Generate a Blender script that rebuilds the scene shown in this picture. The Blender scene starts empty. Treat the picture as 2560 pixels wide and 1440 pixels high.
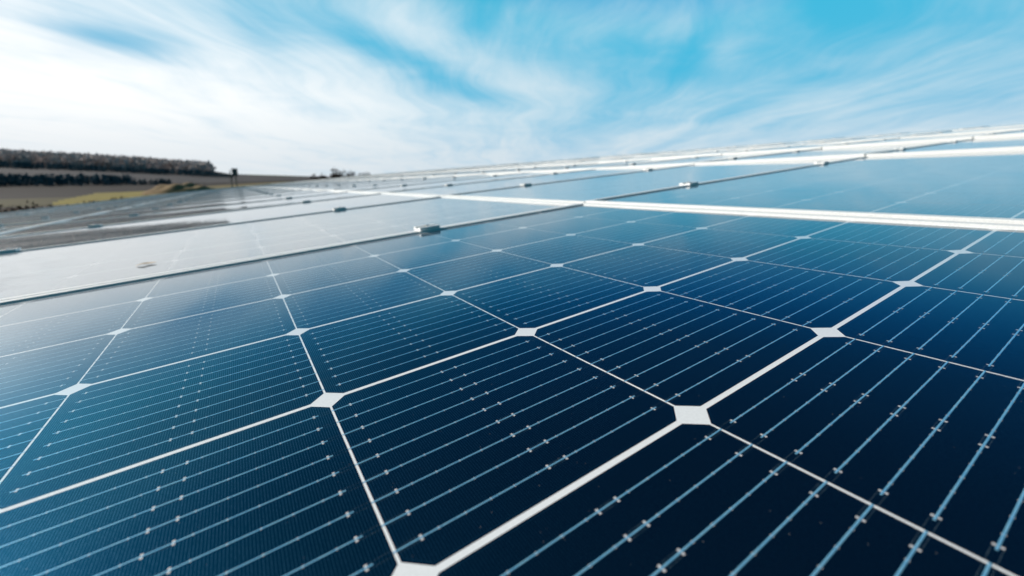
import bpy, bmesh, math, random
from mathutils import Matrix, Vector
random.seed(7)
R_ = math.radians
sc = bpy.context.scene
col = sc.collection

# ------------------------------------------------------------------ camera
FPX, CX, CY = 1055.7, 1292.4, 719.0          # focal length and centre, in pixels of a 2560 wide frame
TH = math.atan((CY - 447.0) / FPX)           # looking down a little
P = 0.1605                                   # pitch of the solar cells (m)
CAM = Vector((0, 0, 1.25))
cd = bpy.data.cameras.new('Camera'); cam = bpy.data.objects.new('Camera', cd); col.objects.link(cam)
sc.camera = cam
cam.location = CAM
cam.rotation_euler = (math.pi / 2 - TH, 0, 0)
cd.sensor_width = 36.0
cd.lens = FPX / 2560 * 36
cd.shift_x = -(CX - 1280) / 2560
cd.clip_start = 0.01
cd.clip_end = 9000
cd.dof.use_dof = True
cd.dof.focus_distance = 0.33
cd.dof.aperture_fstop = 5.9

sT, cT = math.sin(TH), math.cos(TH)
def pdir(px, py):
    "world direction seen at a point of the frame"
    a, b = (px - CX) / FPX, (py - CY) / FPX
    return Vector((a, cT - b * sT, -sT - b * cT)).normalized()
def azel(px, py):
    d = pdir(px, py)
    return math.atan2(d.x, d.y), math.asin(d.z)

# ------------------------------------------------------------------ sun and sky
SUN_AZ, SUN_EL = R_(-78), R_(25)             # far to the left, low winter sun
sl = bpy.data.lights.new('Sun', 'SUN'); so = bpy.data.objects.new('Sun', sl); col.objects.link(so)
sl.energy = 5.0; sl.angle = R_(0.6); sl.color = (1.0, 0.95, 0.88)
sd = Vector((math.sin(SUN_AZ) * math.cos(SUN_EL), math.cos(SUN_AZ) * math.cos(SUN_EL), math.sin(SUN_EL)))
so.rotation_euler = sd.to_track_quat('Z', 'Y').to_euler()
so.location = (-30, 10, 30)

class NT:
    "small helper to write node trees as expressions"
    def __init__(s, tree): s.t = tree; s.n = tree.nodes; s.l = tree.links
    def new(s, ty, **k):
        n = s.n.new(ty)
        for a, v in k.items(): setattr(n, a, v)
        return n
    def put(s, sock, v):
        if hasattr(v, 'is_output') or isinstance(v, bpy.types.NodeSocket): s.l.new(v, sock)
        else: sock.default_value = v
    def m(s, op, a, b=0.0, c=None, clamp=False):
        n = s.new('ShaderNodeMath', operation=op, use_clamp=clamp)
        s.put(n.inputs[0], a); s.put(n.inputs[1], b)
        if c is not None: s.put(n.inputs[2], c)
        return n.outputs[0]
    def ss(s, x, lo, hi, a=0.0, b=1.0):
        n = s.new('ShaderNodeMapRange', interpolation_type='SMOOTHSTEP')
        s.put(n.inputs['Value'], x)
        s.put(n.inputs['From Min'], lo); s.put(n.inputs['From Max'], hi)
        s.put(n.inputs['To Min'], a); s.put(n.inputs['To Max'], b)
        return n.outputs[0]
    def mix(s, f, a, b, blend='MIX'):
        n = s.new('ShaderNodeMix', data_type='RGBA', blend_type=blend)
        s.put(n.inputs[0], f)
        s.put(n.inputs[6], a if not isinstance(a, tuple) else (*a, 1)[:4]); s.put(n.inputs[7], b if not isinstance(b, tuple) else (*b, 1)[:4])
        return n.outputs[2]
    def comb(s, x, y, z=0.0):
        n = s.new('ShaderNodeCombineXYZ'); s.put(n.inputs[0], x); s.put(n.inputs[1], y); s.put(n.inputs[2], z)
        return n.outputs[0]
    def sep(s, v):
        n = s.new('ShaderNodeSeparateXYZ'); s.l.new(v, n.inputs[0]); return n.outputs
    def noise(s, v, scale, detail=4.0, rough=0.55, dist=0.0, col=False):
        n = s.new('ShaderNodeTexNoise'); s.l.new(v, n.inputs['Vector'])
        n.inputs['Scale'].default_value = scale; n.inputs['Detail'].default_value = detail
        n.inputs['Roughness'].default_value = rough; n.inputs['Distortion'].default_value = dist
        return n.outputs['Color' if col else 'Fac']

world = bpy.data.worlds.new('World'); sc.world = world; world.use_nodes = True
w = NT(world.node_tree); w.n.clear()
outw = w.new('ShaderNodeOutputWorld'); bg = w.new('ShaderNodeBackground')
w.l.new(bg.outputs[0], outw.inputs[0])
sky = w.new('ShaderNodeTexSky', sky_type='NISHITA')
sky.sun_disc = False; sky.sun_elevation = SUN_EL; sky.sun_rotation = SUN_AZ
sky.air_density = 1.0; sky.dust_density = 0.4; sky.ozone_density = 2.5; sky.altitude = 200
tc = w.new('ShaderNodeTexCoord'); dx, dy, dz = w.sep(tc.outputs['Generated'])
az = w.m('ARCTAN2', dx, dy); el = w.m('ARCSINE', dz)
# clear air: the physical sky, turned to the winter teal of the place
clear = w.mix(1.0, sky.outputs[0], (0.042, 0.210, 0.235), 'MULTIPLY')
clear = w.mix(1.0, clear, (0.165, 0.50, 0.745), 'DARKEN')
deep = w.ss(el, R_(16), R_(42), 1.0, 0.14)
back = w.ss(dy, 0.2, -0.4, 1.0, 0.36)
deep = w.m('MULTIPLY', deep, back)
clear = w.mix(1.0, clear, w.comb(w.m('MULTIPLY', w.m('MULTIPLY', deep, deep), deep), deep, deep), 'MULTIPLY')
# cirrus lies on a high flat layer, combed towards one point of the horizon
zz = w.m('ADD', w.m('MAXIMUM', dz, 0.0), 0.10)
lx = w.m('DIVIDE', dx, zz); ly = w.m('DIVIDE', dy, zz)
warp = w.noise(w.comb(lx, ly), 0.55, 2.0, 0.5, col=True)
wx, wy, _ = w.sep(warp)
lx2 = w.m('ADD', lx, w.m('MULTIPLY', w.m('SUBTRACT', wx, 0.5), 1.5))
ly2 = w.m('ADD', ly, w.m('MULTIPLY', w.m('SUBTRACT', wy, 0.5), 1.5))
n1 = w.noise(w.comb(w.m('MULTIPLY', lx2, 1.5), w.m('MULTIPLY', ly2, 0.30)), 1.0, 6.0, 0.58, 0.35)
n2 = w.noise(w.comb(w.m('MULTIPLY', lx2, 4.4), w.m('MULTIPLY', ly2, 0.70), 3.1), 1.0, 6.0, 0.62, 0.5)
n3 = w.noise(w.comb(lx, ly, 7.0), 1.3, 7.0, 0.62, 0.6)
dens = w.m('ADD', w.m('MULTIPLY', n1, 0.95), w.m('MULTIPLY', n2, 0.52))
dens = w.m('ADD', dens, w.m('MULTIPLY', n3, 0.50))
dens = w.m('SUBTRACT', dens, 0.89)
dens = w.m('SUBTRACT', dens, w.m('MULTIPLY', w.ss(el, R_(18.5), R_(26), 0.0, 0.95), w.ss(az, R_(-34), R_(-6))))
# clearer behind the viewer and overhead
dens = w.m('SUBTRACT', dens, w.ss(dy, 0.25, -0.35, 0.0, 0.60))
dens = w.m('SUBTRACT', dens, w.ss(el, R_(24), R_(38), 0.0, 1.0))
# banks and openings of the cloud sheet: (centre, far end, half width, amount)
BANKS = [((-250, 330), (1150, 310), 130, 0.26), ((-300, 90), (500, 330), 105, 0.26), ((60, 60), (560, 130), 70, 0.14),
         ((420, 60), (900, 320), 85, 0.24), ((950, 10), (1310, 200), 48, 0.30), ((700, 120), (1080, 300), 50, 0.12),
         ((150, 95), (470, 150), 34, -0.40), ((540, 30), (740, 150), 50, -0.30), ((820, 60), (1230, 245), 34, -0.34),
         ((1130, 40), (1300, 60), 60, -0.08),
         ((1180, 300), (1480, 180), 110, 0.16), ((1330, 20), (1560, 50), 50, 0.14), ((1740, 20), (1960, 60), 55, 0.16), ((1560, 370), (1900, 260), 60, 0.10),
         ((1760, 100), (1880, 160), 26, 0.22), ((1450, 90), (1800, 170), 44, -0.20), ((1560, 340), (2000, 230), 14, -0.14),
         ((1980, 40), (2260, 40), 80, -0.26), ((2100, 180), (2560, 110), 60, 0.04), ((1800, 350), (2700, 250), 45, 0.10), ((2300, 200), (2800, 160), 90, -0.12),
         ((-400, 420), (1500, 430), 45, 0.10), ((-900, 250), (-300, 60), 200, 0.25), ((-600, -260), (150, -300), 130, 0.42), ((60, 70), (330, 120), 40, -0.16), ((900, -420), (2600, -380), 380, -0.22)]
for (x0, y0), (x1, y1), hw, amt in BANKS:
    a0, e0 = azel(x0, y0); a1, e1 = azel(x1, y1)
    ca, ce = (a0 + a1) / 2, (e0 + e1) / 2
    L = math.hypot(a1 - a0, e1 - e0) / 2 * 1.1; ph = math.atan2(e1 - e0, a1 - a0)
    W = hw / FPX * 0.85
    da = w.m('SUBTRACT', az, ca); de = w.m('SUBTRACT', el, ce)
    da = w.m('ADD', da, w.m('MULTIPLY', w.m('SUBTRACT', wy, 0.5), 0.16))
    de = w.m('ADD', de, w.m('MULTIPLY', w.m('SUBTRACT', wx, 0.5), 0.10))
    p = w.m('DIVIDE', w.m('ADD', w.m('MULTIPLY', da, math.cos(ph)), w.m('MULTIPLY', de, math.sin(ph))), L)
    q = w.m('DIVIDE', w.m('SUBTRACT', w.m('MULTIPLY', de, math.cos(ph)), w.m('MULTIPLY', da, math.sin(ph))), W)
    g = w.m('ADD', w.m('MULTIPLY', p, p), w.m('MULTIPLY', q, q))
    g = w.m('EXPONENT', w.m('MULTIPLY', g, -0.9))
    dens = w.m('ADD', dens, w.m('MULTIPLY', g, amt))
# thin veil everywhere near the horizon
veil = w.ss(el, R_(14), R_(-2), 0.0, 0.34)
dens = w.m('ADD', dens, veil)
cov = w.ss(dens, -0.36, 0.78, 0.0, 1.0)
# cloud brightness: strong where the sun stands behind it
sdot = w.new('ShaderNodeVectorMath', operation='DOT_PRODUCT'); w.l.new(tc.outputs['Generated'], sdot.inputs[0]); sdot.inputs[1].default_value = sd
glow = w.ss(sdot.outputs['Value'], 0.15, 0.95)
ccol = w.mix(glow, (0.68, 0.81, 0.88), (1.10, 1.10, 1.09))
ccol = w.mix(w.ss(sdot.outputs['Value'], 0.86, 1.0), ccol, (2.4, 2.3, 2.15))
low = w.ss(el, R_(9), R_(0))
ccol = w.mix(w.m('MULTIPLY', low, 0.75), ccol, (0.70, 0.76, 0.81))
final = w.mix(cov, clear, ccol)
w.l.new(final, bg.inputs[0]); bg.inputs[1].default_value = 1.0

sc.view_settings.view_transform = 'Standard'
sc.view_settings.look = 'None'
sc.view_settings.exposure = 0.0
sc.view_settings.gamma = 1.0
sc.render.engine = 'CYCLES'
sc.cycles.use_denoising = True
sc.cycles.max_bounces = 6
sc.cycles.caustics_reflective = False

# ------------------------------------------------------------------ the plane of the panels
RU = Vector((0.8332449, -0.22832638, 0.50355735)); RV = Vector((-0.54609344, -0.19734795, 0.81414725)); RZ = Vector((-0.08651528, -0.9533734, -0.28912671))
TV = Vector((-0.23811, 0.66021, 0.93534))
def c2w(v): return Vector((v.x, cT * v.z - sT * v.y, -sT * v.z - cT * v.y))
UW, VW, ZW = c2w(RU), c2w(RV), c2w(RZ)
O0 = CAM + P * c2w(TV)
def grid(u, v, z=0.0):
    "a place on the array: u and v counted in cells, z above the glass"
    return O0 + P * (u * UW + v * VW + z * ZW)
ROT = Matrix((UW, VW, ZW)).transposed()
def plane_z(x, y):
    d = Vector((x, y, 0)) - O0
    return -(d.x * ZW.x + d.y * ZW.y) / ZW.z + O0.z * 1.0 - (0 - 0) if False else O0.z - ((x - O0.x) * ZW.x + (y - O0.y) * ZW.y) / ZW.z

PU, PV = 12.32, 6.37                         # pitch of the panels
# near edge height and slope of each column of panels (the sheets step like shingles)
STEP = {0: (0.0, 0.0), 1: (0.02, -0.0045), 2: (0.035, -0.0085), 3: (0.045, -0.0085), 4: (0.02, -0.004), 5: (0.01, -0.003),
        -1: (-0.035, 0.003), -2: (-0.07, 0.003)}
def col_z(i, u):
    z0, s = STEP[i]; return z0 + s * (u - (-7.0 + PU * i))

# ------------------------------------------------------------------ materials
def mat(name):
    m = bpy.data.materials.new(name); m.use_nodes = True
    t = NT(m.node_tree); b = t.n['Principled BSDF']; return m, t, b
def simple(name, c, rough=0.6, metal=0.0, var=0.15, scale=8.0, bump=0.0, spec=0.5):
    m, t, b = mat(name); tcn = t.new('ShaderNodeTexCoord')
    n = t.noise(tcn.outputs['Object'], scale, 5.0, 0.6)
    dk = tuple(x * (1 - var) for x in c); lt = tuple(min(1, x * (1 + var)) for x in c)
    t.l.new(t.mix(t.ss(n, 0.3, 0.7), dk, lt), b.inputs['Base Color'])
    b.inputs['Roughness'].default_value = rough; b.inputs['Metallic'].default_value = metal
    b.inputs['Specular IOR Level'].default_value = spec
    if bump:
        bn = t.new('ShaderNodeBump'); bn.inputs['Strength'].default_value = bump; bn.inputs['Distance'].default_value = 0.02
        t.l.new(n, bn.inputs['Height']); t.l.new(bn.outputs[0], b.inputs['Normal'])
    return m

def glass_top(t, b, tcn, cover=1.0):
    "the tempered front glass over everything laminated under it, sagging a little between the frame bars"
    x, y, z = t.sep(tcn.outputs['Object'])
    wv = t.noise(tcn.outputs['Object'], 3.0, 1.0, 0.5, col=True)
    nx, ny, _ = t.sep(wv)
    gx = t.m('ADD', t.m('MULTIPLY', x, -0.005), t.m('MULTIPLY', t.m('SUBTRACT', nx, 0.5), 0.010))
    gy = t.m('ADD', t.m('MULTIPLY', y, -0.038), t.m('MULTIPLY', t.m('SUBTRACT', ny, 0.5), 0.010))
    vt = t.new('ShaderNodeVectorTransform', vector_type='NORMAL', convert_from='OBJECT', convert_to='WORLD')
    t.l.new(t.comb(gx, gy, 1.0), vt.inputs[0])
    nn = t.new('ShaderNodeVectorMath', operation='NORMALIZE'); t.l.new(vt.outputs[0], nn.inputs[0])
    # anti-reflex glass: hardly mirrors from above and then bluish, fully at a flat angle
    lw = t.new('ShaderNodeLayerWeight'); lw.inputs['Blend'].default_value = 0.5; t.l.new(nn.outputs[0], lw.inputs['Normal']); t.nn = nn.outputs[0]
    fr = t.new('ShaderNodeValToRGB'); t.l.new(lw.outputs['Facing'], fr.inputs[0])   # reflectance of the coated pane by angle
    cr = fr.color_ramp; cr.interpolation = 'B_SPLINE'
    PTS = [(0.0, .008), (.36, .010), (.60, .06), (.68, .15), (.74, .26), (.775, .29), (.80, .36), (.86, .56), (.91, .78), (1.0, .97)]
    while len(cr.elements) < len(PTS): cr.elements.new(0.5)
    for e_, (p_, v_) in zip(cr.elements, PTS): e_.position = p_
    for e_, (p_, v_) in zip(cr.elements, PTS): e_.color = (v_, v_, v_, 1)
    gl = t.new('ShaderNodeBsdfAnisotropic'); t.l.new(nn.outputs[0], gl.inputs['Normal'])
    d = t.noise(tcn.outputs['Object'], 9.0, 4.0, 0.6)
    t.l.new(t.ss(d, 0.35, 0.75, 0.03, 0.09), gl.inputs['Roughness'])
    t.l.new(t.mix(t.ss(lw.outputs['Facing'], 0.66, 0.88), (0.10, 0.64, 1.0), (1.0, 1.0, 1.0)), gl.inputs['Color'])
    mx = t.new('ShaderNodeMixShader'); t.l.new(fr.outputs[0], mx.inputs[0]); t.l.new(b.outputs[0], mx.inputs[1]); t.l.new(gl.outputs[0], mx.inputs[2])
    t.mx = mx
    # fine dust film: scatters a flat, low sun forward
    g2 = t.new('ShaderNodeBsdfAnisotropic'); t.l.new(nn.outputs[0], g2.inputs['Normal'])
    g2.inputs['Roughness'].default_value = 0.52; g2.inputs['Color'].default_value = (0.95, 0.95, 0.95, 1)
    m2 = t.new('ShaderNodeMixShader'); t.l.new(t.ss(lw.outputs['Facing'], 0.66, 0.93, 0.0, 0.10), m2.inputs[0])
    t.l.new(mx.outputs[0], m2.inputs[1]); t.l.new(g2.outputs[0], m2.inputs[2])
    t.l.new(m2.outputs[0], t.n['Material Output'].inputs['Surface'])
    return x, y

def under_glass(t, c, ior=1.32):
    "light from below the pane is weakened a second time on its way out"
    f = t.new('ShaderNodeFresnel'); f.inputs['IOR'].default_value = ior; t.l.new(t.nn, f.inputs['Normal'])
    k = t.m('SUBTRACT', 1.0, f.outputs[0])
    return t.mix(1.0, c, t.comb(k, k, k), 'MULTIPLY')

def dust(t, tcn, base):
    "grains of dust and fine film on the glass"
    v = t.new('ShaderNodeTexVoronoi'); v.inputs['Scale'].default_value = 380.0
    t.l.new(tcn.outputs['Object'], v.inputs['Vector'])
    wn = t.new('ShaderNodeTexWhiteNoise'); t.l.new(v.outputs['Color'], wn.inputs['Vector'])
    spot = t.m('MULTIPLY', t.m('LESS_THAN', v.outputs['Distance'], t.m('MULTIPLY', t.m('SUBTRACT', wn.outputs['Value'], 0.80), 0.42)), t.m('GREATER_THAN', wn.outputs['Value'], 0.80))
    film = t.noise(tcn.outputs['Object'], 14.0, 6.0, 0.7)
    c = t.mix(t.ss(film, 0.45, 0.85, 0.0, 0.0015), base, (0.5, 0.5, 0.48))
    return t.mix(t.m('MULTIPLY', spot, 0.40), c, (0.62, 0.60, 0.57))

def cell_material(name, lines):
    m, t, b = mat(name); tcn = t.new('ShaderNodeTexCoord')
    x, y = glass_top(t, b, tcn)
    u = t.m('SUBTRACT', t.m('FRACT', t.m('ADD', t.m('DIVIDE', x, P), 20.0)), 0.5)
    v = t.m('SUBTRACT', t.m('FRACT', t.m('ADD', t.m('DIVIDE', y, P), 20.0)), 0.5)
    au, av = t.m('ABSOLUTE', u), t.m('ABSOLUTE', v)
    # crystal tone differs a little from cell to cell
    ci = t.comb(t.m('FLOOR', t.m('DIVIDE', x, P)), t.m('FLOOR', t.m('DIVIDE', y, P)))
    wn = t.new('ShaderNodeTexWhiteNoise'); t.l.new(ci, wn.inputs['Vector'])
    base = t.mix(wn.outputs['Value'], (0.0004, 0.0018, 0.0060), (0.0006, 0.0032, 0.0100))
    if lines:
        # printed silver fingers, 120 to a cell
        ff = t.m('ABSOLUTE', t.m('SUBTRACT', t.m('FRACT', t.m('MULTIPLY', t.m('ADD', u, 0.5), 120.0)), 0.5))
        fin = t.m('LESS_THAN', ff, 0.085)
        d1 = t.m('SUBTRACT', 0.4958, au); d2 = t.m('SUBTRACT', 0.489, av)
        d3 = t.m('MULTIPLY', t.m('SUBTRACT', 0.9245, t.m('ADD', au, av)), 0.7071)
        d = t.m('MINIMUM', t.m('MINIMUM', d1, d2), d3)
        fin = t.m('MULTIPLY', fin, t.m('GREATER_THAN', d, 0.0085))
        rim = t.m('MULTIPLY', t.m('GREATER_THAN', d, 0.0075), t.m('LESS_THAN', d, 0.0090))
        fin = t.m('MAXIMUM', fin, rim)
        brk = t.noise(tcn.outputs['Object'], 900.0, 2.0, 0.6)
        amt = t.m('MULTIPLY', fin, t.ss(brk, 0.32, 0.62, 0.35, 1.0))
        base = t.mix(amt, base, (0.02, 0.075, 0.13))
        t.l.new(amt, b.inputs['Metallic'])
    base = dust(t, tcn, under_glass(t, base))
    t.l.new(base, b.inputs['Base Color'])
    b.inputs['Roughness'].default_value = 0.46
    b.inputs['Specular IOR Level'].default_value = 0.0
    # the blue anti-reflex coat on the etched silicon itself
    gb = t.new('ShaderNodeBsdfAnisotropic'); gb.inputs['Roughness'].default_value = 0.41
    gb.inputs['Color'].default_value = (0.0, 0.44, 0.95, 1)
    mb = t.new('ShaderNodeMixShader'); mb.inputs[0].default_value = 0.052
    t.l.new(b.outputs[0], mb.inputs[1]); t.l.new(gb.outputs[0], mb.inputs[2]); t.l.new(mb.outputs[0], t.mx.inputs[1])
    return m

M_cell = cell_material('cell_silicon', True)
M_cellfar = cell_material('cell_silicon_far', False)
def sheet_material():
    m, t, b = mat('backsheet_white'); tcn = t.new('ShaderNodeTexCoord'); glass_top(t, b, tcn)
    n = t.noise(tcn.outputs['Object'], 600.0, 3.0, 0.6)
    c = t.mix(t.ss(n, 0.3, 0.7), (0.85, 0.86, 0.87), (0.91, 0.92, 0.93))
    t.l.new(under_glass(t, c, 1.10), b.inputs['Base Color']); b.inputs['Roughness'].default_value = 0.7
    b.inputs['Specular IOR Level'].default_value = 0.1
    return m
M_sheet = sheet_material()
def ribbon_material():
    m, t, b = mat('tinned_ribbon'); tcn = t.new('ShaderNodeTexCoord'); glass_top(t, b, tcn)
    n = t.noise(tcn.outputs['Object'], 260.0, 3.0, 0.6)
    t.l.new(under_glass(t, t.mix(t.ss(n, 0.3, 0.7), (0.22, 0.62, 0.95), (0.36, 0.76, 1.0)), 1.7), b.inputs['Base Color'])  # blue sky reflection put into the metal's base colour
    b.inputs['Metallic'].default_value = 0.40; b.inputs['Roughness'].default_value = 0.30
    return m
M_ribbon = ribbon_material()
def pad_material():
    m, t, b = mat('silver_pad'); tcn = t.new('ShaderNodeTexCoord'); glass_top(t, b, tcn)
    n = t.noise(tcn.outputs['Object'], 500.0, 3.0, 0.6)
    t.l.new(under_glass(t, t.mix(t.ss(n, 0.3, 0.7), (0.66, 0.64, 0.65), (0.82, 0.80, 0.81)), 1.7), b.inputs['Base Color'])
    b.inputs['Roughness'].default_value = 0.6
    return m
M_pad = pad_material()
def line_material():
    m, t, b = mat('printed_line'); tcn = t.new('ShaderNodeTexCoord'); glass_top(t, b, tcn)
    n = t.noise(tcn.outputs['Object'], 900.0, 2.0, 0.6)
    t.l.new(under_glass(t, t.mix(t.ss(n, 0.35, 0.6), (0.05, 0.10, 0.14), (0.16, 0.24, 0.29)), 1.7), b.inputs['Base Color'])
    b.inputs['Specular IOR Level'].default_value = 0.0
    return m
M_line = line_material()
def alu(name, c, rough, metal):
    m, t, b = mat(name); tcn = t.new('ShaderNodeTexCoord')
    mp = t.new('ShaderNodeMapping'); mp.inputs['Scale'].default_value = (4, 60, 60); t.l.new(tcn.outputs['Object'], mp.inputs[0])
    n = t.noise(mp.outputs[0], 6.0, 4.0, 0.6)
    t.l.new(t.mix(t.ss(n, 0.3, 0.7), tuple(x * .9 for x in c), c), b.inputs['Base Color'])
    t.l.new(t.ss(n, 0.2, 0.8, rough - .06, rough + .08), b.inputs['Roughness'])
    b.inputs['Metallic'].default_value = metal
    return m
M_frame = alu('anodised_frame', (0.94, 0.94, 0.93), 0.42, 0.15)
M_clamp = alu('clamp_aluminium', (0.95, 0.95, 0.94), 0.42, 0.12)
M_bolt = alu('bolt_steel', (0.72, 0.72, 0.72), 0.30, 0.9)
M_rack = alu('rack_steel', (0.45, 0.46, 0.47), 0.5, 0.7)

# ------------------------------------------------------------------ object helpers
def link(name, me, parent=None, mats=()):
    o = bpy.data.objects.new(name, me); col.objects.link(o)
    for m in mats: me.materials.append(m)
    if parent: o.parent = parent
    return o
def tag(o, label, cat, group=None, kind=None):
    if label: o['label'] = label
    if cat: o['category'] = cat
    if group: o['group'] = group
    if kind: o['kind'] = kind
    return o
def mesh(name, vs, fs, mi=None, smooth=False):
    me = bpy.data.meshes.new(name); me.from_pydata(vs, [], fs)
    if mi: me.polygons.foreach_set('material_index', mi)
    if smooth: me.polygons.foreach_set('use_smooth', [True] * len(me.polygons))
    me.update(); return me
def box(vs, fs, c, h):
    o = len(vs)
    for sx in (-1, 1):
        for sy in (-1, 1):
            for sz in (-1, 1): vs.append((c[0] + sx * h[0], c[1] + sy * h[1], c[2] + sz * h[2]))
    for f in ((0, 1, 3, 2), (4, 6, 7, 5), (0, 4, 5, 1), (2, 3, 7, 6), (0, 2, 6, 4), (1, 5, 7, 3)): fs.append(tuple(o + k for k in f))

# ------------------------------------------------------------------ panel parts (panel coordinates: centre of the cell field, glass at z = 0)
HU, HV = 6 + .015, 3 + .035                  # half size of the laminate that shows, in cells
LIP = .125; LH = .026 * P
def frame_mesh():
    w0 = LIP * P; hx, hy = (HU + LIP) * P, (HV + LIP) * P; e = .0006; D = -.036
    prof = [(0, D), (0, LH - e), (e, LH), (w0 - .0048, LH), (w0 - .0040, LH - .0004), (w0 - .0006, .0008), (w0, .0004), (w0, -.004), (.002, -.004), (.002, D)]
    vs, fs = [], []
    for d, z in prof:
        vs += [(-hx + d, -hy + d, z), (hx - d, -hy + d, z), (hx - d, hy - d, z), (-hx + d, hy - d, z)]
    n = len(prof)
    for k in range(n):
        a, b2 = 4 * k, 4 * ((k + 1) % n)
        for q in range(4):
            r = (q + 1) % 4
            fs.append((a + q, a + r, b2 + r, b2 + q))
    me = mesh('frame', vs, fs)
    bm = bmesh.new(); bm.from_mesh(me); bmesh.ops.recalc_face_normals(bm, faces=bm.faces); bm.to_mesh(me); bm.free()
    return me
ME_frame = frame_mesh(); ME_frame.materials.append(M_frame)
gx, gy = (HU + .01) * P, (HV + .01) * P
ME_sheet = mesh('backsheet', [(-gx, -gy, 0), (gx, -gy, 0), (gx, gy, 0), (-gx, gy, 0)], [(0, 1, 2, 3)]); ME_sheet.materials.append(M_sheet)
def octagon(cu, cv, z):
    a, b2 = .4958, .489; c, d = .435, .431
    return [((cu + x) * P, (cv + y) * P, z) for x, y in ((-c, -b2), (c, -b2), (a, -d), (a, d), (c, b2), (-c, b2), (-a, d), (-a, -d))]
BB = [.5 + (k - 4) * .0985 for k in range(9)]
BIG = (.068, .467, .533, .932)
SMALL = (.115, .192, .270, .347, .425, .575, .653, .730, .808, .885)
def quad(vs, fs, mi, u0, u1, v0, v1, z, m):
    o = len(vs); vs += [(u0 * P, v0 * P, z), (u1 * P, v0 * P, z), (u1 * P, v1 * P, z), (u0 * P, v1 * P, z)]
    fs.append((o, o + 1, o + 2, o + 3)); mi.append(m)
def cell_mesh(iu, iv):
    "one silicon cell with its printed solder pads and pad outlines"
    cu, cv = iu - 5.5, iv - 2.5
    vs, fs, mi = list(octagon(cu, cv, .00003)), [tuple(range(8))], [0]
    u0, v0 = cu - .5, cv - .5
    flip = iv % 2 == 0                      # strings run up and down by turns
    for b2 in BB:
        v = v0 + b2
        for p in BIG:
            if flip: p = 1 - p
            for s in (-1, 1): quad(vs, fs, mi, u0 + p - .0036, u0 + p + .0036, *sorted((v + s * .003, v + s * .0098)), .00005, 1)
        for p in SMALL:
            if flip: p = 1 - p
            quad(vs, fs, mi, u0 + p - .0021, u0 + p + .0021, v - .0043, v + .0043, .00005, 1)
        # bracket lines beside the ribbon, between the middle pads and out to both cell edges
        for a, c in ((.4745, .5255), (.007, .0635), (.9365, .993)):
            for s in (-1, 1): quad(vs, fs, mi, u0 + a, u0 + c, *sorted((v + s * .0086, v + s * .0091)), .00005, 2)
    me = mesh('solar_cell', vs, fs, mi); me.materials.append(M_cell); me.materials.append(M_pad); me.materials.append(M_line)
    return me
ME_cells = [cell_mesh(a, b2) for b2 in range(6) for a in range(12)]
def ribbon_mesh(iv, k):
    "one soldered ribbon line over the twelve cells of a string, broken at every cell"
    v = iv - 3 + BB[k]; flip = iv % 2 == 0
    vs, fs, mi = [], [], []; hw = .0026
    for a in range(12):
        u = a - 6
        s, e = (u + .052, u + 1.004) if flip else (u - .004, u + .948)
        zt = .00012
        o = len(vs)
        for (uu, zz2) in ((s, zt), (e, zt)):
            vs += [(uu * P, (v - hw) * P, .00006), (uu * P, (v - hw * .7) * P, zz2), (uu * P, (v + hw * .7) * P, zz2), (uu * P, (v + hw) * P, .00006)]
        for q in range(3): fs.append((o + q, o + 4 + q, o + 5 + q, o + 1 + q))
    me = mesh('busbar_ribbon', vs, fs); me.materials.append(M_ribbon)
    return me
ME_rib = [ribbon_mesh(b2, k) for b2 in range(6) for k in range(9)]
for me in ME_rib:
    bm = bmesh.new(); bm.from_mesh(me); bmesh.ops.recalc_face_normals(bm, faces=bm.faces)
    if sum(f.normal.z for f in bm.faces) < 0: bmesh.ops.reverse_faces(bm, faces=bm.faces)
    bm.to_mesh(me); bm.free()
# laminate of the farther panels: backsheet and cells in one pane
vs, fs, mi = [(-gx, -gy, 0), (gx, -gy, 0), (gx, gy, 0), (-gx, gy, 0)], [(0, 1, 2, 3)], [0]
for iv in range(6):
    for iu in range(12):
        o = len(vs); vs += octagon(iu - 5.5, iv - 2.5, .00006); fs.append(tuple(range(o, o + 8))); mi.append(1)
ME_lam = mesh('laminate', vs, fs, mi); ME_lam.materials.append(M_sheet); ME_lam.materials.append(M_cellfar)

# ------------------------------------------------------------------ clamp
def disc(vs, fs, c, r, z0, z1, n=6, ch=0.0):
    o = len(vs)
    for z, rr in ((z0, r), (z1 - ch, r), (z1, r - ch)):
        for k in range(n):
            a = 2 * math.pi * k / n; vs.append((c[0] + rr * math.cos(a), c[1] + rr * math.sin(a), z))
    for l in range(2):
        for k in range(n):
            q = (k + 1) % n; fs.append((o + l * n + k, o + l * n + q, o + (l + 1) * n + q, o + (l + 1) * n + k))
    fs.append(tuple(o + 2 * n + k for k in range(n)))
cvs, cfs = [], []
prof = [(-.0215, LH), (-.0215, LH + .0060), (-.0200, LH + .0075), (-.0075, LH + .0075), (-.0060, LH + .0045), (.0060, LH + .0045), (.0075, LH + .0075), (.0200, LH + .0075), (.0215, LH + .0060), (.0215, LH)]
lower = [(.0030, LH - .0002), (.0028, -.030), (-.0028, -.030), (-.0030, LH - .0002)]
pr = prof + lower; n = len(pr)
for x in (-.024, .024):
    for y, z in pr: cvs.append((x, y, z))
for k in range(n): cfs.append((k, (k + 1) % n, n + (k + 1) % n, n + k))
cfs.append(tuple(range(n))[::-1]); cfs.append(tuple(range(n, 2 * n)))
ME_clamp = mesh('clamp_body', cvs, cfs)
bm = bmesh.new(); bm.from_mesh(ME_clamp); bmesh.ops.recalc_face_normals(bm, faces=bm.faces); bm.to_mesh(ME_clamp); bm.free()
ME_clamp.materials.append(M_clamp)
vs, fs = [], []
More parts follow.
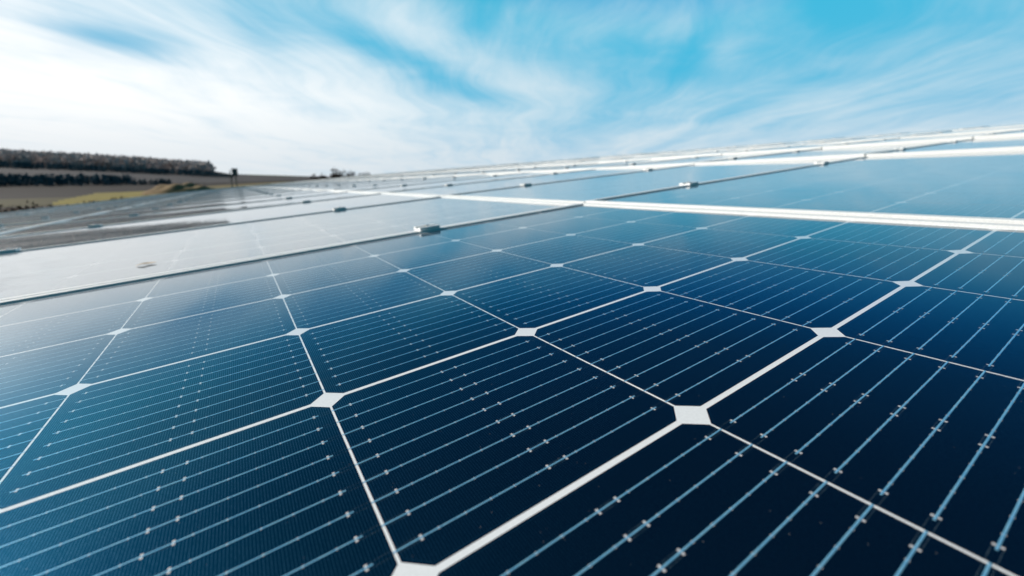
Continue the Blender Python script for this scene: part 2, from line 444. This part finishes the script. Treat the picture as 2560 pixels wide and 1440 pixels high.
disc(vs, fs, (0, 0), .0080, LH + .0046, LH + .0058, 20, .0004); disc(vs, fs, (0, 0), .0056, LH + .0058, LH + .0105, 6, .0006)
ME_bolt = mesh('bolt', vs, fs); ME_bolt.materials.append(M_bolt)

# ------------------------------------------------------------------ laying out the array
def pix(p):
    d = p - CAM; f = d.y * cT - d.z * sT
    if f < 0.02: return None
    return CX + FPX * d.x / f, CY + FPX * (-(d.y * sT + d.z * cT)) / f
def seen(pts, pad=60):
    q = [pix(p) for p in pts]; ok = [a for a in q if a]
    if not ok: return 0
    if len(ok) < len(q): return 1e6
    x0, x1 = min(a[0] for a in ok), max(a[0] for a in ok); y0, y1 = min(a[1] for a in ok), max(a[1] for a in ok)
    if x1 < -pad or x0 > 2560 + pad or y0 > 1440 + pad or y1 < -pad: return 0
    return max(1e-3, (min(x1, 2560) - max(x0, 0)) * (y1 - y0))

NUM = 'zero one two three four five six seven eight nine ten eleven twelve thirteen fourteen fifteen sixteen seventeen eighteen nineteen twenty'.split()
TENS = ['', '', 'twenty', 'thirty', 'forty', 'fifty']
def word(n): return NUM[n] if n <= 20 else TENS[n // 10] + ('-' + NUM[n % 10] if n % 10 else '')
ORD = {1: 'first', 2: 'second', 3: 'third', 5: 'fifth', 8: 'eighth', 9: 'ninth', 12: 'twelfth'}
def ordw(n):
    if n in ORD: return ORD[n]
    if n <= 19: return NUM[n] + 'th'
    if n % 10 == 0: return TENS[n // 10][:-1] + 'ieth'
    return TENS[n // 10] + '-' + ordw(n % 10)
def colw(i):
    if i == 0: return 'in the foreground panel\'s own column'
    return '%s column%s to the %s' % (word(abs(i)), 's' if abs(i) > 1 else '', 'right' if i > 0 else 'left')

JMAX = 44
slots = []
for i in STEP:
    for j in range(-1, JMAX):
        u0, u1 = -7.08 + PU * i, 5.08 + PU * i; v0, v1 = -1.1 + PV * j, 5.1 + PV * j
        pts = [grid(a, b2, col_z(i, a)) for a in (u0, (u0 + u1) / 2, u1) for b2 in (v0, v1)]
        # a panel that reaches behind the lens counts when any sample of it is in the frame
        hit = 0
        for a in range(9):
            for b2 in range(7):
                q = pix(grid(u0 + (u1 - u0) * a / 8, v0 + (v1 - v0) * b2 / 6, col_z(i, u0)))
                if q and -40 < q[0] < 2600 and 150 < q[1] < 1480: hit = 1
        if not hit and not (i == 0 and j == 0): continue
        c = grid((u0 + u1) / 2, (v0 + v1) / 2); slots.append(((c - CAM).length, i, j))
slots.sort()
FULL = {(0, 0), (1, 0), (0, 1)}
def panel_matrix(i, j):
    cu, cv = -1 + PU * i, 2 + PV * j
    z0, s = STEP[i]; a = math.atan(s)
    jit = Matrix.Identity(3)
    if (i, j) != (0, 0):
        rr = random.Random(i * 97 + j * 13 + 5)
        jit = Matrix.Rotation(rr.gauss(0, R_(.10)), 3, 'X') @ Matrix.Rotation(rr.gauss(0, R_(.06)), 3, 'Y')
    m = (ROT @ Matrix.Rotation(-a, 3, 'Y') @ jit).to_4x4(); m.translation = grid(cu, cv, col_z(i, cu)); return m
proto_far = None
far_left = []
kept = set()
def panel_label(i, j):
    if (i, j) == (0, 0): return 'big dark blue solar panel filling the foreground, its white cell seams in sharp focus'
    if (i, j) == (1, 0): return 'solar panel across the thick white frame line, right beside the foreground panel'
    if (i, j) == (0, 1): return 'pale reflecting solar panel directly behind the foreground panel, beyond the dark frame line'
    if j == 0: return 'solar panel level with the foreground panel, %s' % colw(i)
    if j < 0: return 'solar panel one row nearer than the foreground panel, %s' % colw(i)
    if i == 0: return 'solar panel %s rows straight behind the foreground panel' % word(j)
    return 'solar panel %s row%s behind the foreground panel, %s' % (word(j), 's' if j > 1 else '', colw(i))
for n, (dist, i, j) in enumerate(slots):
    if n >= 296: far_left.append((i, j)); continue
    kept.add((i, j))
    e = bpy.data.objects.new('solar_panel', None); col.objects.link(e); e.empty_display_size = .1
    e.matrix_world = panel_matrix(i, j)
    tag(e, panel_label(i, j), 'solar panel', 'solar panels laid out in rows')
    link('frame', ME_frame, e)
    if (i, j) in FULL:
        link('backsheet', ME_sheet, e)
        for me in ME_cells: link('solar_cell', me, e)
        for me in ME_rib: link('busbar_ribbon', me, e)
    else:
        link('laminate', ME_lam, e)
# the farthest panels, a few pixels deep in all, as one mass
if far_left:
    vs, fs, mi = [], [], []
    for i, j in far_left:
        M = panel_matrix(i, j)
        for me, mo in ((ME_frame, 0), (ME_lam, 1)):
            o = len(vs); vs += [tuple(M @ v.co) for v in me.vertices]
            for p_ in me.polygons:
                if me is ME_lam and p_.index > 0: continue
                fs.append(tuple(o + k for k in p_.vertices)); mi.append(mo)
    me = mesh('distant_solar_panels', vs, fs, mi); me.materials.append(M_frame); me.materials.append(M_cellfar)
    o = link('distant_solar_panels', me); tag(o, 'thin band of farthest solar panels along the top edge of the array', 'solar panels', None, 'stuff')

# clamps: two on every seam between rows
cl = []
for i in STEP:
    for j in range(0, JMAX - 1):
        for side in (0, 1):
            u = -1 + PU * i + (-3.1 if side == 0 else 3.1); v = 5.185 + PV * j
            if i < 0: u += .0
            p_ = grid(u, v, col_z(i, u))
            q = pix(p_)
            if not q or not (-30 < q[0] < 2590) or not (0 < q[1] < 1460): continue
            cl.append(((p_ - CAM).length, i, j, side, u, v))
cl.sort()
def seamw(j):
    return '%s seam back' % ordw(j + 1)
far_c = []
for n, (dist, i, j, side, u, v) in enumerate(cl):
    z0, s = STEP[i]
    M = (ROT @ Matrix.Rotation(-math.atan(s), 3, 'Y')).to_4x4(); M.translation = grid(u, v, col_z(i, u))
    if n >= 290: far_c.append(M); continue
    e = bpy.data.objects.new('panel_clamp', None); col.objects.link(e); e.empty_display_size = .03
    e.matrix_world = M
    tag(e, 'aluminium clamp on the %s, %s of its pair, %s' % (seamw(j), 'left' if side == 0 else 'right', 'foreground column' if i == 0 else colw(i)), 'clamp', 'clamps holding the panel edges')
    link('clamp_body', ME_clamp, e)
    if dist < 3.2: link('bolt', ME_bolt, e)
if far_c:
    vs, fs = [], []
    for M in far_c:
        o = len(vs); vs += [tuple(M @ v.co) for v in ME_clamp.vertices]; fs += [tuple(o + k for k in p_.vertices) for p_ in ME_clamp.polygons]
    me = mesh('distant_clamps', vs, fs); me.materials.append(M_clamp)
    tag(link('distant_clamps', me), 'tiny clamps speckling the farthest rows of the array', 'clamps', None, 'stuff')

# the rack that carries the panels: rails under the clamps, on legs
rk = bpy.data.objects.new('mounting_rack', None); col.objects.link(rk); rk.matrix_world = (ROT.to_4x4()); rk.location = grid(0, 0, 0)
tag(rk, 'steel rack of rails and legs under the solar panels', 'rack')
rv, rf = [], []
box(rv, rf, (0, 0, 0), (.02, (PV * JMAX / 2) * P, .02)); ME_rail = mesh('rail', rv, rf); ME_rail.materials.append(M_rack)
rv, rf = [], []; box(rv, rf, (0, 0, 0), (.025, .025, .53)); ME_leg = mesh('leg', rv, rf); ME_leg.materials.append(M_rack)
for i in STEP:
    for s in (-3.1, 3.1):
        u = -1 + PU * i + s
        r = link('rail', ME_rail, rk); r.location = (u * P, (PV * (JMAX / 2 - 1)) * P, col_z(i, u) * P - .075)
        for k in range(0, JMAX, 8):
            l = link('leg', ME_leg, rk); l.location = (u * P, (PV * k) * P, -.075 - .56)

# ------------------------------------------------------------------ terrain
GAP = 1.12
COLS = [0, 300, 520, 580, 700, 800, 1000]
RAD = [60, 120, 250, 340, 500, 800, 1100, 1500, 2600]
TAB = {0: [516, 502, 486, 469, 446, 420, 410, 396, 420], 300: [510, 494, 478, 466, 450, 431, 421, 409, 425], 520: [488, 478, 468, 461, 453, 441, 432, 424, 435],
       580: [484, 474, 464, 458, 451, 444, 438, 435, 440], 700: [478, 466, 456, 452, 448, 443, 440, 437.5, 441], 800: [472, 462, 453, 449, 446, 443, 441.5, 440.5, 443],
       1000: [462, 455, 449, 447, 445, 443, 442, 442, 444]}
PROF = []
for x in COLS:
    row = []
    for r, y in zip(RAD, TAB[x]):
        d = pdir(x, y); row.append(d.z / math.hypot(d.x, d.y))
    PROF.append((azel(x, 450)[0], row))
def prof_slope(a, r):
    if a <= PROF[0][0]: row = PROF[0][1]
    elif a >= PROF[-1][0]: row = PROF[-1][1]
    else:
        for k in range(len(PROF) - 1):
            if PROF[k][0] <= a <= PROF[k + 1][0]:
                f = (a - PROF[k][0]) / (PROF[k + 1][0] - PROF[k][0])
                row = [p0 * (1 - f) + p1 * f for p0, p1 in zip(PROF[k][1], PROF[k + 1][1])]; break
    if r <= RAD[0]: return row[0]
    if r >= RAD[-1]: return row[-1]
    for k in range(len(RAD) - 1):
        if RAD[k] <= r <= RAD[k + 1]:
            f = math.log(r / RAD[k]) / math.log(RAD[k + 1] / RAD[k]); return row[k] * (1 - f) + row[k + 1] * f
def sstep(x, a, b2):
    t = min(1, max(0, (x - a) / (b2 - a))); return t * t * (3 - 2 * t)
def ground_z(x, y):
    r = math.hypot(x, y)
    near = plane_z(x, y) - GAP
    if r < 38: return near
    a = math.atan2(x, y)
    far = CAM.z + r * prof_slope(a, r)
    f = sstep(r, 38, 75)
    return near * (1 - f) + far * f

def terrain_material(name, cols, scale=0.6, rough=0.9):
    m, t, b = mat(name); tcn = t.new('ShaderNodeTexCoord')
    n = t.noise(tcn.outputs['Object'], scale, 8.0, 0.65); n2 = t.noise(tcn.outputs['Object'], scale * .12, 4.0, 0.6)
    c = t.mix(t.ss(n, 0.3, 0.7), cols[0], cols[1]); c = t.mix(t.ss(n2, 0.4, 0.65), c, cols[2])
    t.l.new(c, b.inputs['Base Color']); b.inputs['Roughness'].default_value = rough; b.inputs['Specular IOR Level'].default_value = .1
    return m
T_soil = terrain_material('bare_soil', [(.035, .026, .020), (.075, .055, .042), (.10, .07, .05)], 2.0)
T_grass = terrain_material('meadow', [(.20, .165, .03), (.34, .27, .045), (.22, .17, .05)], 0.8)
T_dry = terrain_material('dry_grass', [(.16, .12, .05), (.25, .18, .09), (.12, .11, .04)], 0.8)
T_brown = terrain_material('brown_field', [(.020, .013, .011), (.036, .025, .021), (.028, .020, .018)], 0.1)
T_plough = terrain_material('ploughed_hillside', [(.066, .058, .060), (.090, .080, .083), (.078, .069, .072)], 0.03)
T_wood = terrain_material('wood_floor', [(.05, .045, .045), (.08, .07, .07), (.06, .055, .055)], 0.05)
T_olive = terrain_material('olive_pasture', [(.07, .055, .03), (.12, .095, .04), (.09, .08, .03)], 0.4)
T_green = terrain_material('young_crop', [(.13, .16, .05), (.17, .20, .07), (.15, .17, .06)], 0.03)

AZS = [R_(-180 + 4 * k) for k in range(25)] + [R_(-80 + .4 * k) for k in range(1, 200)] + [R_(4 * k) for k in range(0, 45)]
AZS = sorted(set(round(a, 5) for a in AZS))
RS = sorted(set([62 + 4 * k for k in range(36)])) ; RS = sorted(set(RS + [0.01, 1, 3, 6, 10, 15, 20, 25, 30, 36, 44, 52, 60, 68, 76, 84, 93, 103, 115, 130, 150, 175, 200, 225, 250, 280, 310, 340, 380, 430, 500, 580, 660, 740, 820, 900, 1000, 1100, 1200, 1350, 1500, 1700, 2000, 2600, 4200]))
vs, fs, mi = [], [], []
for r in RS:
    for a in AZS:
        x, y = r * math.sin(a), r * math.cos(a)
        z = ground_z(x, y)
        if r > 130: z += 1.2 * math.sin(x * .011 + 1) * math.cos(y * .013) * min(1, (r - 130) / 400)
        vs.append((x, y, z))
NA = len(AZS)
def patch(a, r):
    px = CX + FPX * math.tan(a) * 1.0 / 1.0
    px = CX + (math.tan(a)) * FPX / cT      # rough column of the frame, used to lay out the fields by bearing
    if r < 30: return 0
    if r < 68: return 0 if px < 430 else 2
    if r < 205 and px < 520: return 1 if (px > 115 and r < 66 + (px - 95) * 1.1) else (7 if r < 150 else 3)
    if r < 200: return 2
    if r < 260: return 3 if px < 380 else 2
    if r < 420: return 3
    if r < 900: return 4
    if 620 < px < 770 and r > 1300: return 6
    return 5 if px < 560 else 4
for k in range(len(RS) - 1):
    for q in range(NA):
        q2 = (q + 1) % NA
        fs.append((k * NA + q, (k + 1) * NA + q, (k + 1) * NA + q2, k * NA + q2))
        mi.append(patch(AZS[q], RS[k]) if abs(AZS[q]) < R_(85) else 1)
me = mesh('ground', vs, fs, mi, True)
for m_ in (T_soil, T_grass, T_dry, T_brown, T_plough, T_wood, T_green, T_olive): me.materials.append(m_)
bm = bmesh.new(); bm.from_mesh(me); bmesh.ops.recalc_face_normals(bm, faces=bm.faces)
if sum(f.normal.z for f in bm.faces) < 0: bmesh.ops.reverse_faces(bm, faces=bm.faces)
bm.to_mesh(me); bm.free()
tag(link('ground', me), None, None, None, 'structure')

# ------------------------------------------------------------------ woods and bushes
def leaf_material(name, a, b2):
    m, t, b = mat(name); geo = t.new('ShaderNodeNewGeometry')
    t.l.new(t.mix(geo.outputs['Random Per Island'], a, b2), b.inputs['Base Color'])
    b.inputs['Roughness'].default_value = .85; b.inputs['Specular IOR Level'].default_value = .1
    return m
L_brown = leaf_material('bare_twigs', (.50, .43, .41), (.60, .52, .50))
L_dark = leaf_material('conifer_needles', (.05, .10, .13), (.08, .145, .175))
L_bush = leaf_material('dry_bush', (.016, .014, .012), (.05, .035, .025))
L_red = leaf_material('bare_branches', (.05, .035, .028), (.11, .075, .055))
M_bark = simple('bark', (.07, .055, .045), .9, 0, .3, 12, .4)
def tufts(vs, fs, c, rx, rz, n, s, rnd, cone=False):
    for _ in range(n):
        while True:
            p_ = Vector((rnd.uniform(-1, 1), rnd.uniform(-1, 1), rnd.uniform(-1, 1)))
            if .25 < p_.length < 1: break
        h = (p_.z + 1) / 2
        k = (1.05 - h) if cone else 1.0
        q = Vector((c[0] + p_.x * rx * k, c[1] + p_.y * rx * k, c[2] + p_.z * rz))
        a, b2 = Vector((rnd.gauss(0, 1), rnd.gauss(0, 1), rnd.gauss(0, .7))).normalized() * s, Vector((rnd.gauss(0, 1), rnd.gauss(0, 1), rnd.gauss(0, 1))).normalized() * s
        o = len(vs); vs += [tuple(q - a * .6), tuple(q + a * .6), tuple(q + b2)]; fs.append((o, o + 1, o + 2))
def wood(name, label, items, material, n, cone=False):
    vs, fs = [], []; rnd = random.Random(len(items))
    for x, y, h in items:
        z = ground_z(x, y)
        tufts(vs, fs, (x, y, z + h * .55), h * (.32 if cone else .42), h * .5, n, h * .20, rnd, cone)
    me = mesh(name, vs, fs); me.materials.append(material)
    return tag(link(name, me), label, 'woodland', None, 'stuff')
def at(px, r):
    a = azel(px, 455)[0]; return r * math.sin(a), r * math.cos(a)
rnd = random.Random(3)
it = []
for _ in range(420):
    px = rnd.uniform(-700, 430); r = rnd.uniform(338, 400) if px < 340 else rnd.uniform(338, 356)
    it.append((*at(px, r), rnd.uniform(5.0, 6.6) * (1 if px < 330 else .62)))
wood('near_conifer_belt', 'dark evergreen belt of trees between the meadow and the brown slope', it, L_dark, 46, True)
it = []
for _ in range(260):
    px = rnd.uniform(-700, 330); r = rnd.uniform(400, 440); it.append((*at(px, r), rnd.uniform(4, 5.5)))
wood('near_bare_wood', 'strip of bare brown trees behind the dark evergreen belt', it, L_brown, 40)
it = []
for _ in range(900):
    px = rnd.uniform(-700, 585); r = rnd.uniform(800, 880); it.append((*at(px, r), rnd.uniform(7, 9) * (1 if px < 540 else .6)))
wood('far_conifer_belt', 'dark blue evergreen band running under the far wooded ridge', it, L_dark, 30, True)
it = []
for _ in range(2200):
    px = rnd.uniform(-800, 532); r = rnd.uniform(900, 1560); it.append((*at(px, r), rnd.uniform(17, 23)))
wood('ridge_wood', 'bare grey brown forest covering the far ridge at left', it, L_brown, 40)

def bush(px, r, h, wd, material, label, cat='bush', group='dark bushes at the edge of the array', trunk=False, dz=0):
    x, y = at(px, r); z = ground_z(x, y) + dz
    e = bpy.data.objects.new('bush' if not trunk else 'bare_tree', None); col.objects.link(e); e.location = (x, y, z)
    vs, fs = [], []; rnd = random.Random(int(px * 7 + r))
    for _ in range(9):
        cx, cy = rnd.uniform(-.5, .5) * wd, rnd.uniform(-.3, .3) * wd
        hh = h * rnd.uniform(.55, 1.0)
        tufts(vs, fs, (cx, cy, hh * (.62 if trunk else .5)), wd * .32, hh * (.38 if trunk else .5), 60 if trunk else 110, h * .09, rnd)
    me = mesh('crown', vs, fs); me.materials.append(material); link('crown', me, e)
    vs, fs = [], []
    for _ in range(5):
        a = rnd.uniform(0, 6.28); tp = Vector((math.cos(a) * wd * .25, math.sin(a) * wd * .25, h * .7)); o = len(vs)
        for zc, rr in ((Vector((0, 0, -.1)), h * .03), (tp, h * .008)):
            for k in range(5): vs.append((zc.x + rr * math.cos(k * 1.257), zc.y + rr * math.sin(k * 1.257), zc.z))
        for k in range(5): fs.append((o + k, o + (k + 1) % 5, o + 5 + (k + 1) % 5, o + 5 + k))
    me = mesh('trunk', vs, fs); me.materials.append(M_bark); link('trunk', me, e)
    return tag(e, label, cat, group)
def height_to(px, ytop, r):
    x, y = at(px, r); d = pdir(px, ytop)
    return CAM.z + r * d.z / math.hypot(d.x, d.y) - ground_z(x, y)
EDGE = [(18, 25, 502, 1.8, 'black bush at the left border, tallest of the array edge bushes'), (62, 26, 510, 1.5, 'dark bush just right of the tallest one at the left border'),
        (98, 28, 506, 1.3, 'third dark bush from the left border, below the olive field'), (136, 30, 503, 1.5, 'fourth dark bush from the left border, below the meadow\'s left end'),
        (176, 32, 503, 1.2, 'fifth dark bush from the left border, a low gap between taller ones'), (206, 35, 497, 1.5, 'sixth dark bush from the left border, below the middle of the meadow'),
        (244, 38, 495, 1.4, 'low reddish dark bush, second from the right end of its row'), (300, 44, 486, 2.2, 'low dark bush in front of the meadow, rightmost of its row')]
for px, r, yt, wd, lab in EDGE: bush(px, r, height_to(px, yt, r), wd, L_bush, lab)
bush(486, 175, height_to(486, 454, 175), 5.0, L_bush, 'small dark shrub beside the tan grass mound', group=None)
bush(848, 130, height_to(848, 417, 130), 3.4, L_red, 'bare reddish tree on the skyline, tallest of the skyline trees', 'tree', 'bare trees on the skyline', True)
bush(872, 132, height_to(872, 425, 132), 2.8, L_red, 'low bare tree on the skyline, just right of the tallest one', 'tree', 'bare trees on the skyline', True)
bush(800, 120, height_to(800, 430, 120), 3.4, L_bush, 'flat dark bush on the skyline left of the bare trees', group=None)
bush(905, 135, height_to(905, 427, 135), 3.4, L_red, 'faint low tree at the right end of the skyline trees', 'tree', 'bare trees on the skyline', True)

# tan mound of dry grass
MH = height_to(455, 459, 150) + .3; vs, fs = [], []; N = 24
for k in range(N):
    for q in range(N):
        X, Y = (k / (N - 1) - .5) * 2, (q / (N - 1) - .5) * 2
        h = max(0, 1 - X * X - Y * Y) ** .8
        vs.append((X * 9, Y * 7, h * MH * (1 + .25 * math.sin(X * 9) * math.cos(Y * 7)) - .3))
for k in range(N - 1):
    for q in range(N - 1): fs.append((k * N + q, (k + 1) * N + q, (k + 1) * N + q + 1, k * N + q + 1))
me = mesh('dry_grass_mound', vs, fs, None, True); me.materials.append(terrain_material('tan_mound', [(.26, .17, .09), (.38, .27, .16), (.30, .22, .12)], 1.5))
o = link('dry_grass_mound', me); x, y = at(455, 150); o.location = (x, y, ground_z(x, y)); o.rotation_euler[2] = R_(38)
tag(o, None, None, None, 'structure')

# ------------------------------------------------------------------ cabinet on posts beyond the array
M_box = simple('painted_cabinet', (.045, .085, .11), .5, 0, .15, 6)
M_post = simple('weathered_post', (.34, .30, .26), .8, 0, .25, 10)
x, y = at(587, 52)
e = bpy.data.objects.new('post_cabinet', None); col.objects.link(e)
zt = CAM.z + 52 * (pdir(588, 421).z / math.hypot(pdir(588, 421).x, pdir(588, 421).y))
zb = ground_z(x, y); H = zt - zb
e.location = (x, y, zb); e.rotation_euler[2] = R_(33)
tag(e, 'small dark cabinet on two pale posts standing beyond the far left panels', 'cabinet')
for s, hh in ((-.26, H - .15), (.14, H - .02)):
    vs, fs = [], []; box(vs, fs, (s, 0, hh / 2 - .1), (.05, .05, hh / 2 + .1)); me = mesh('post', vs, fs); me.materials.append(M_post); link('post', me, e)
vs, fs = [], []; box(vs, fs, (.14, -.17, H - .36), (.24, .11, .34)); me = mesh('cabinet_box', vs, fs); me.materials.append(M_box)
bm = bmesh.new(); bm.from_mesh(me); bmesh.ops.bevel(bm, geom=bm.edges[:], offset=.02, segments=2, affect='EDGES'); bm.to_mesh(me); bm.free()
link('cabinet_box', me, e)
vs, fs = [], []; box(vs, fs, (.14, -.17, H + .005), (.29, .16, .02)); me = mesh('rain_cap', vs, fs); me.materials.append(M_box); link('rain_cap', me, e)
vs, fs = [], []; box(vs, fs, (.30, -.29, H - .36), (.012, .012, .05)); me = mesh('handle', vs, fs); me.materials.append(M_post); link('handle', me, e)

# ------------------------------------------------------------------ a dry leaf blown onto the second panel
M_leaf = simple('dry_leaf', (.74, .56, .38), .8, 0, .2, 60)
vs, fs = [], []; K = 12
for k in range(K + 1):
    t_ = k / K; wd = .009 * math.sin(math.pi * min(1, t_ * 1.02)) ** .7 + .0006
    for q in (-1, -.5, 0, .5, 1):
        X = (t_ - .5) * .036; Y = q * wd + .004 * math.sin(t_ * 3); vs.append((X, Y, .0010 + .0016 * q * q * math.sin(math.pi * t_) + .0012 * math.sin(t_ * 5) ** 2))
for k in range(K):
    for q in range(4): o = k * 5 + q; fs.append((o, o + 5, o + 6, o + 1))
me = mesh('dry_leaf', vs, fs, None, True); me.materials.append(M_leaf)
o = link('dry_leaf', me); M = ROT.to_4x4(); M.translation = grid(-1.30, 6.38, 0.0); o.matrix_world = M
tag(o, 'small tan dry leaf lying on the pale panel behind the foreground panel', 'leaf')
